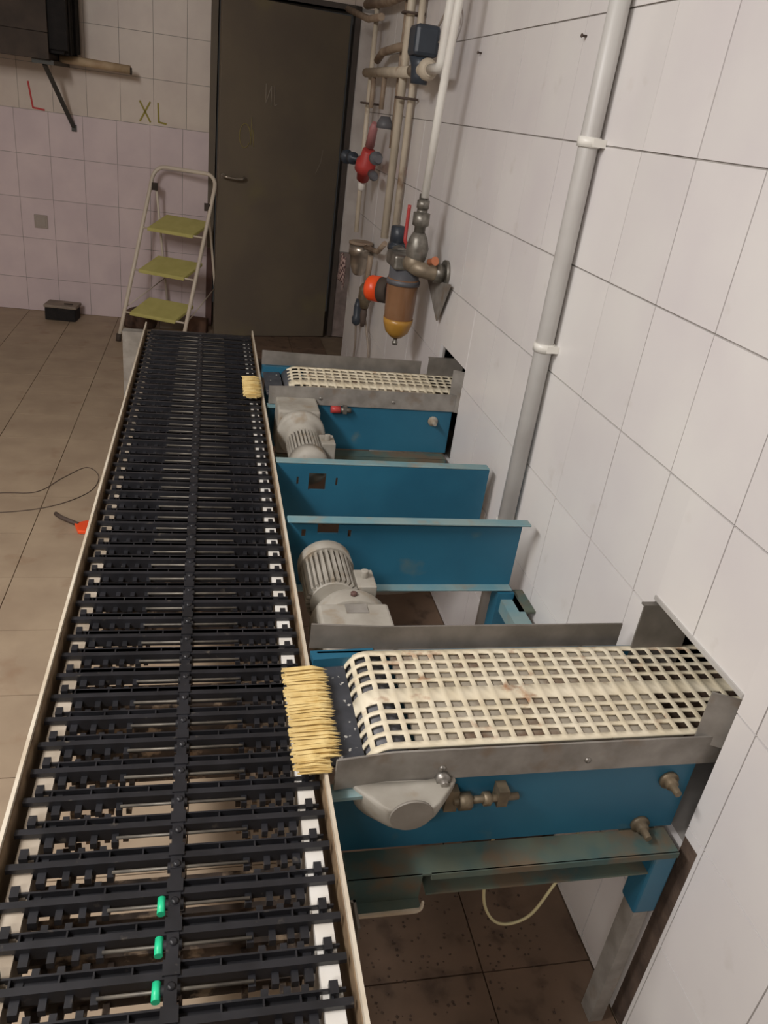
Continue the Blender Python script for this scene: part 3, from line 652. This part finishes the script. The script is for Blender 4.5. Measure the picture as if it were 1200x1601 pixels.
MB().lathe((0.768, 3.88, 0.665), (0, 0, -1), [(0, 0.014), (0.04, 0.018), (0.07, 0.014), (0.10, 0.010)], 10).build('plug', M['cable_dark'], t)
t = thing('hanging_plug', 'dark connector on a cable left of the brass joint', 'plug', (0.78, 4.12, 0.58))
MB().lathe((0.78, 4.12, 0.65), (0, 0, -1), [(0, 0.012), (0.04, 0.020), (0.09, 0.020), (0.10, 0.026), (0.13, 0.022), (0.14, 0.010)], 12).build('connector', M['actuator'], t)
MB().tube(curve([(0.78, 4.12, 0.52), (0.795, 4.16, 0.40), (0.805, 4.22, 0.28), (0.81, 4.27, 0.05)]), 0.006, 6).build('cable', M['cable'], t)
pipe('wall_cable', curve([(0.785, 3.92, 0.60), (0.80, 3.86, 0.50), (0.807, 3.84, 0.42), (0.81, 3.90, 0.30), (0.81, 3.98, 0.05)]), 0.006, M['cable'], 'thin cable hanging below the brass joint', 'cable')
mb = MB(); nx, nz = 8, 8; vs = []
for j in range(nz + 1):
    for i in range(nx + 1):
        u, v = i / nx, j / nz; wd = 0.06 + 0.13 * v
        vs.append((0.765 + 0.012 * math.sin(u * 9 + v * 2), 4.68 - wd * (u - 0.5) * 1.6, 0.775 - 0.16 * v + 0.01 * math.sin(u * 5)))
mb.add(vs, [(j * (nx + 1) + i, j * (nx + 1) + i + 1, (j + 1) * (nx + 1) + i + 1, (j + 1) * (nx + 1) + i) for j in range(nz) for i in range(nx)], True)
rag = single(mb, 'checked_rag', M['plaid'], 'small pink and dark checked rag hanging at the wall corner', 'rag')
rag.modifiers.new('thick', 'SOLIDIFY').thickness = 0.004
# filter regulator with amber bowl
t = thing('air_filter', 'air filter regulator with amber bowl hanging on the tiled wall', 'air filter', (0.70, 2.86, 0.9))
MB().lathe((0.70, 2.86, 1.00), (0.0, 0.02, -1), [(-0.01, 0.058), (0.0, 0.058), (0.10, 0.056), (0.155, 0.053), (0.19, 0.042), (0.21, 0.020), (0.215, 0.004)], 28).build('bowl', M['amber'], t)
MB().lathe((0.70, 2.861, 0.862), (0.0, 0.02, -1), [(0, 0.0565), (0.018, 0.0545), (0.052, 0.043), (0.073, 0.021), (0.077, 0.004)], 28).build('sediment', M['amber2'], t)
MB().lathe((0.70, 2.864, 0.785), (0, 0, -1), [(0, 0.008), (0.012, 0.008), (0.014, 0.011), (0.026, 0.010)], 10).build('drain_screw', M['valve'], t)
MB().lathe((0.70, 2.86, 1.0), (0, 0, 1), [(-0.012, 0.062), (0.004, 0.062), (0.006, 0.056), (0.05, 0.056)], 28).build('bowl_collar', M['greyplastic'], t)
MB().box(0.645, 0.755, 2.80, 2.95, 1.045, 1.095).cyl((0.70, 2.95, 1.075), (0.70, 3.10, 1.085), 0.026, 12).build('filter_head', M['valve'], t, bevel=0.008)
MB().lathe((0.70, 3.03, 1.08), (0, 0, 1), [(0, 0.034), (0.02, 0.034), (0.022, 0.028), (0.03, 0.028), (0.032, 0.031), (0.085, 0.030), (0.088, 0.02)], 20).build('adjusting_knob', M['actuator'], t)
MB().prism([(2.90, 1.01), (2.60, 1.05), (2.70, 0.90)], 'x', 0.800, 0.806).build('wall_plate', M['galv'], t)
MB().lathe((0.715, 3.12, 0.905), (-0.75, 0.65, -0.05), [(0, 0.050), (0.045, 0.050), (0.046, 0.046)], 26).build('gauge_case', M['dark'], t)
MB().lathe((0.683, 3.148, 0.903), (-0.75, 0.65, -0.05), [(0, 0.051), (0.045, 0.051), (0.055, 0.046), (0.056, 0.01)], 26).build('orange_cap', M['orange'], t)
MB().tube([(0.70, 2.98, 1.05), (0.70, 3.08, 0.98), (0.70, 3.13, 0.92)], 0.008, 8).build('gauge_stem', M['valve'], t)
# ball valve with red lever, tee and wall flange
t = thing('ball_valve', 'nickel ball valve with red lever below the white pipe', 'valve', (0.71, 2.76, 1.1))
MB().lathe((0.71, 2.76, 1.31), (0, 0, -1), [(0, 0.017), (0.02, 0.017), (0.02, 0.022), (0.045, 0.022), (0.045, 0.019), (0.06, 0.019), (0.06, 0.030), (0.10, 0.030), (0.105, 0.02), (0.14, 0.02)], 8).build('union_nut', M['valve'], t)
MB().lathe((0.71, 2.76, 1.185), (0, 0, -1), [(0, 0.022), (0.02, 0.032), (0.05, 0.040), (0.08, 0.036), (0.11, 0.026)], 18).build('valve_body', M['valve'], t)
MB().tube(curve([(0.70, 2.80, 1.13), (0.69, 2.86, 1.135), (0.69, 2.875, 1.17), (0.69, 2.872, 1.26)], 6), 0.007, 8).sphere((0.695, 2.81, 1.13), 0.017, 8).build('lever', M['red'], t)
MB().tube(curve([(0.70, 2.797, 1.075), (0.70, 2.78, 1.075), (0.72, 2.735, 1.068), (0.77, 2.725, 1.062), (0.815, 2.725, 1.06)], 6), 0.027, 14).sphere((0.705, 2.760, 1.085), 0.036, 10).build('elbow_pipe', mat('dull_brass', (150, 136, 116), (120, 108, 92), 0.5, 0.4, scale=20), t)
MB().cyl((0.775, 2.725, 1.062), (0.805, 2.725, 1.06), 0.034, 8).cyl((0.808, 2.725, 1.06), (0.8195, 2.725, 1.06), 0.048, 20).build('wall_flange', M['valve'], t)
MB().lathe((0.745, 2.70, 1.10), (0.2, -0.6, 0.2), [(0, 0.012), (0.03, 0.012), (0.035, 0.016)], 8).build('red_stub', mat('orange_brown', (196, 120, 84), None, 0.5), t)

# ================================================================== BACK WALL THINGS
def wall_letter(name, bars, m, label):
    mb = MB()
    for (u0, z0, u1, z1) in bars: mb.bar(bwp(u0, 0.001, z0), bwp(u1, 0.001, z1), 0.002, 0.011, up=(0, 0, 1) if abs(u1 - u0) > abs(z1 - z0) else (1, -0.06, 0))
    return single(mb, name, m, label, 'letter')
wall_letter('letter_l', [(-1.125, 1.44, -1.105, 1.29), (-1.105, 1.293, -1.035, 1.287)], M['redtape'], 'red tape letter L on the back wall tiles')
wall_letter('letter_x', [(-0.452, 1.415, -0.385, 1.295), (-0.385, 1.415, -0.452, 1.295)], M['yeltape'], 'yellow green letter X on the tiles left of the door')
wall_letter('letter_l', [(-0.337, 1.415, -0.333, 1.30), (-0.333, 1.303, -0.283, 1.297)], M['yeltape'], 'yellow green letter L right of the letter X')
def bobj(name, u0, u1, o0, o1, z0, z1, m, parent=None, bevel=0.0):
    mb = MB(); bwbox(mb, u0, u1, o0, o1, z0, z1); return mb.build(name, m, parent, bevel=bevel)
t = thing('wall_socket', 'square grey beige cover plate low on the left tiled wall', 'socket', bwp(-1.105, 0, 0.60))
bobj('cover_plate', -1.148, -1.062, 0.0, 0.008, 0.562, 0.648, M['socket'], t, 0.004)
bobj('insert', -1.136, -1.074, 0.008, 0.011, 0.574, 0.636, M['socket'], t, 0.002)
t = thing('wall_cabinet', 'large dark boxy unit hanging high on the back wall', 'cabinet', bwp(-1.3, 0, 1.57))
bobj('body', -1.9, -0.90, 0.03, 0.45, 1.60, 2.35, M['dark'], t)
bobj('bottom_board', -1.9, -0.885, 0.02, 0.46, 1.57, 1.60, M['dark'], t)
bobj('front_board', -1.9, -0.885, 0.45, 0.462, 1.60, 1.70, M['dark'], t); bobj('front_board', -1.9, -0.885, 0.45, 0.462, 1.705, 1.98, M['dark'], t); bobj('front_board', -1.9, -0.885, 0.45, 0.462, 1.985, 2.35, M['dark'], t)
mb = MB(); rd = random.Random(5)
for k in range(16):
    o0 = 0.02 + k * 0.026; mb.box(0, 0, 0, 0, 0, 0) if False else bwbox(mb, -0.895, -0.80 + rd.uniform(-0.02, 0.015), o0, o0 + 0.025, 1.60 + rd.uniform(0, 0.03), 2.35)
mb.build('side_cloth', M['darker'], t)
t = thing('wall_bracket', 'dark metal bracket with diagonal strut under the wall cabinet', 'bracket', bwp(-0.92, 0, 1.3))
mb = MB(); mb.bar(bwp(-0.935, 0.36, 1.545), bwp(-0.862, 0.0, 1.205), 0.022, 0.016); mb.build('strut', M['graymetal'], t)
mb = MB(); bwbox(mb, -0.99, -0.87, 0.0, 0.42, 1.545, 1.568); mb.build('top_arm', M['graymetal'], t)
mb = MB(); bwbox(mb, -0.876, -0.846, 0.0, 0.012, 1.185, 1.225); mb.build('foot', M['graymetal'], t)
t = thing('roller_tube', 'tan horizontal tube sticking out from under the wall cabinet', 'tube', bwp(-0.66, 0.2, 1.58))
MB().cyl(bwp(-0.88, 0.2, 1.588), bwp(-0.475, 0.2, 1.578), 0.024, 18).build('tube_body', M['tube'], t)
MB().cyl(bwp(-0.478, 0.2, 1.572), bwp(-0.468, 0.2, 1.572), 0.020, 14).build('end_plug', M['dark'], t)
# on the floor by the back wall
t = thing('bait_box', 'low black box with grey lid on the floor by the back wall', 'box', (-0.97, 5.72, 0))
R5 = Matrix.Rotation(math.radians(-6), 3, 'Z')
MB().box(-1.075, -0.875, 5.66, 5.80, 0.0, 0.085, R5, (-0.97, 5.72, 0)).build('box_body', M['darker'], t, bevel=0.006)
MB().box(-1.08, -0.865, 5.655, 5.805, 0.085, 0.105, R5, (-0.97, 5.72, 0)).build('lid', M['boxgrey'], t, bevel=0.005)
MB().box(-0.955, -0.90, 5.70, 5.715, 0.105, 0.112, R5, (-0.97, 5.72, 0)).build('lid_clip', M['dark'], t)
mb = MB().sphere((-0.46, 5.66, 0.045), 0.12, 12, 1.0, 0.7, 0.78); mb.v = [(a, b, max(c_, 0.0)) for a, b, c_ in mb.v]
single(mb, 'brown_sack', M['sack'], 'rounded brown sack on the floor behind the ladder', 'sack')
single(MB().box(-0.33, -0.14, 5.66, 5.74, 0, 0.085, Matrix.Rotation(0.15, 3, 'Z'), (-0.2, 5.7, 0)), 'dusty_box', M['boxgrey'], 'dusty pale box on the floor under the lowest ladder step', 'box', bevel=0.004)
single(MB().box(-0.13, 0.0, 5.60, 5.67, 0, 0.10, Matrix.Rotation(-0.25, 3, 'Z'), (-0.06, 5.62, 0)), 'broken_brick', M['debris'], 'reddish brown brick piece on the floor beside the door frame', 'brick', bevel=0.006)

# ================================================================== STEP LADDER
F = Vector((-0.564, 5.273, 0)); ua = math.radians(25)
U = Vector((math.cos(ua), -math.sin(ua), 0)); V = Vector((math.sin(ua), math.cos(ua), 0))
def lp(a, b, z): return F + U * a + V * b + Vector((0, 0, z))
LW, LZ, LB = 0.44, 1.05, 0.50
t = thing('step_ladder', 'folding step ladder with cream tube frame and three yellow green steps', 'ladder', F)
def fr(a, z): return lp(a, LB * z / LZ, z)
rc = 0.075
hoop = [fr(0, 0.0), fr(0.0, 0.5), fr(0.0, LZ - rc)]
hoop += [fr(rc - rc * math.cos(x), LZ - rc + rc * math.sin(x)) for x in (0.3, 0.6, 0.9, 1.2)]
hoop += [fr(rc, LZ), fr(LW - rc, LZ)]
hoop += [fr(LW - rc + rc * math.sin(x), LZ - rc + rc * math.cos(x)) for x in (0.3, 0.6, 0.9, 1.2)]
hoop += [fr(LW, LZ - rc), fr(LW, 0.5), fr(LW, 0.0)]
MB().tube(hoop, 0.0125, 10).build('front_frame', M['ladder'], t)
for a in (0.035, LW - 0.02):
    zt = 0.93 if a < 0.1 else 0.86
    MB().tube([lp(a, LB * zt / LZ + 0.01, zt), lp(a + 0.005, 0.62, 0.0)], 0.008, 8).build('rear_leg', M['ladder'], t)
    hp = lp(a - 0.005, LB * zt / LZ, zt)
    MB().box(hp.x - 0.018, hp.x + 0.018, hp.y - 0.018, hp.y + 0.018, hp.z - 0.022, hp.z + 0.022).build('hinge', M['dark'], t)
for a in (0.0, LW):
    MB().cyl(lp(a, 0, 0.0), lp(a, 0.012, 0.045), 0.017, 12).build('foot_cap', M['dark'], t)
for (z, k) in ((0.185, 'low'), (0.44, 'mid'), (0.69, 'top')):
    b0 = LB * z / LZ
    st = MB()
    c8 = [lp(0.045, b0 - 0.02, z), lp(LW - 0.075, b0 - 0.02, z), lp(LW - 0.035, b0 + 0.17, z + 0.072), lp(0.085, b0 + 0.17, z + 0.072)]
    dn_ = Vector((0, 0, -0.022))
    st.add(c8 + [c + dn_ for c in c8], [(0, 1, 2, 3), (7, 6, 5, 4), (0, 4, 5, 1), (1, 5, 6, 2), (2, 6, 7, 3), (3, 7, 4, 0)])
    st.build('step', M['step'], t, bevel=0.004)
    MB().tube([fr(0.0, z - 0.008), fr(LW, z - 0.008)], 0.006, 8).build('step_bar', M['ladder'], t)
MB().tube([fr(LW, 0.18), lp(LW - 0.02, 0.56, 0.33)], 0.004, 6).tube([fr(0.0, 0.20), lp(0.04, 0.56, 0.33)], 0.004, 6).build('brace', M['ladder'], t)

# ================================================================== LEFT FLOOR: CABLE AND SCRAPER
single(MB().tube([(v.x, v.y, 0.002) for v in curve([(-1.35, 2.98, 0), (-1.0, 2.95, 0), (-0.8, 3.02, 0), (-0.66, 3.04, 0), (-0.58, 3.18, 0), (-0.50, 3.29, 0), (-0.44, 3.20, 0), (-0.46, 3.05, 0), (-0.58, 2.92, 0), (-0.74, 2.86, 0), (-0.95, 2.84, 0)])], 0.0016, 6), 'floor_cable', M['cable_dark'], 'thin dark cable looped on the floor left of the conveyor', 'cable')
t = thing('orange_scraper', 'orange scraper with dark handle on the floor beside the conveyor rail', 'scraper', (-0.43, 2.74, 0))
MB().prism([(-0.475, 2.76), (-0.455, 2.70), (-0.37, 2.69), (-0.36, 2.74), (-0.43, 2.785)], 'z', 0.0, 0.016).build('blade', M['orange'], t, bevel=0.004)
MB().tube([(-0.46, 2.755, 0.011), (-0.53, 2.81, 0.011), (-0.555, 2.84, 0.011)], 0.008, 8).build('handle', M['cable_dark'], t)
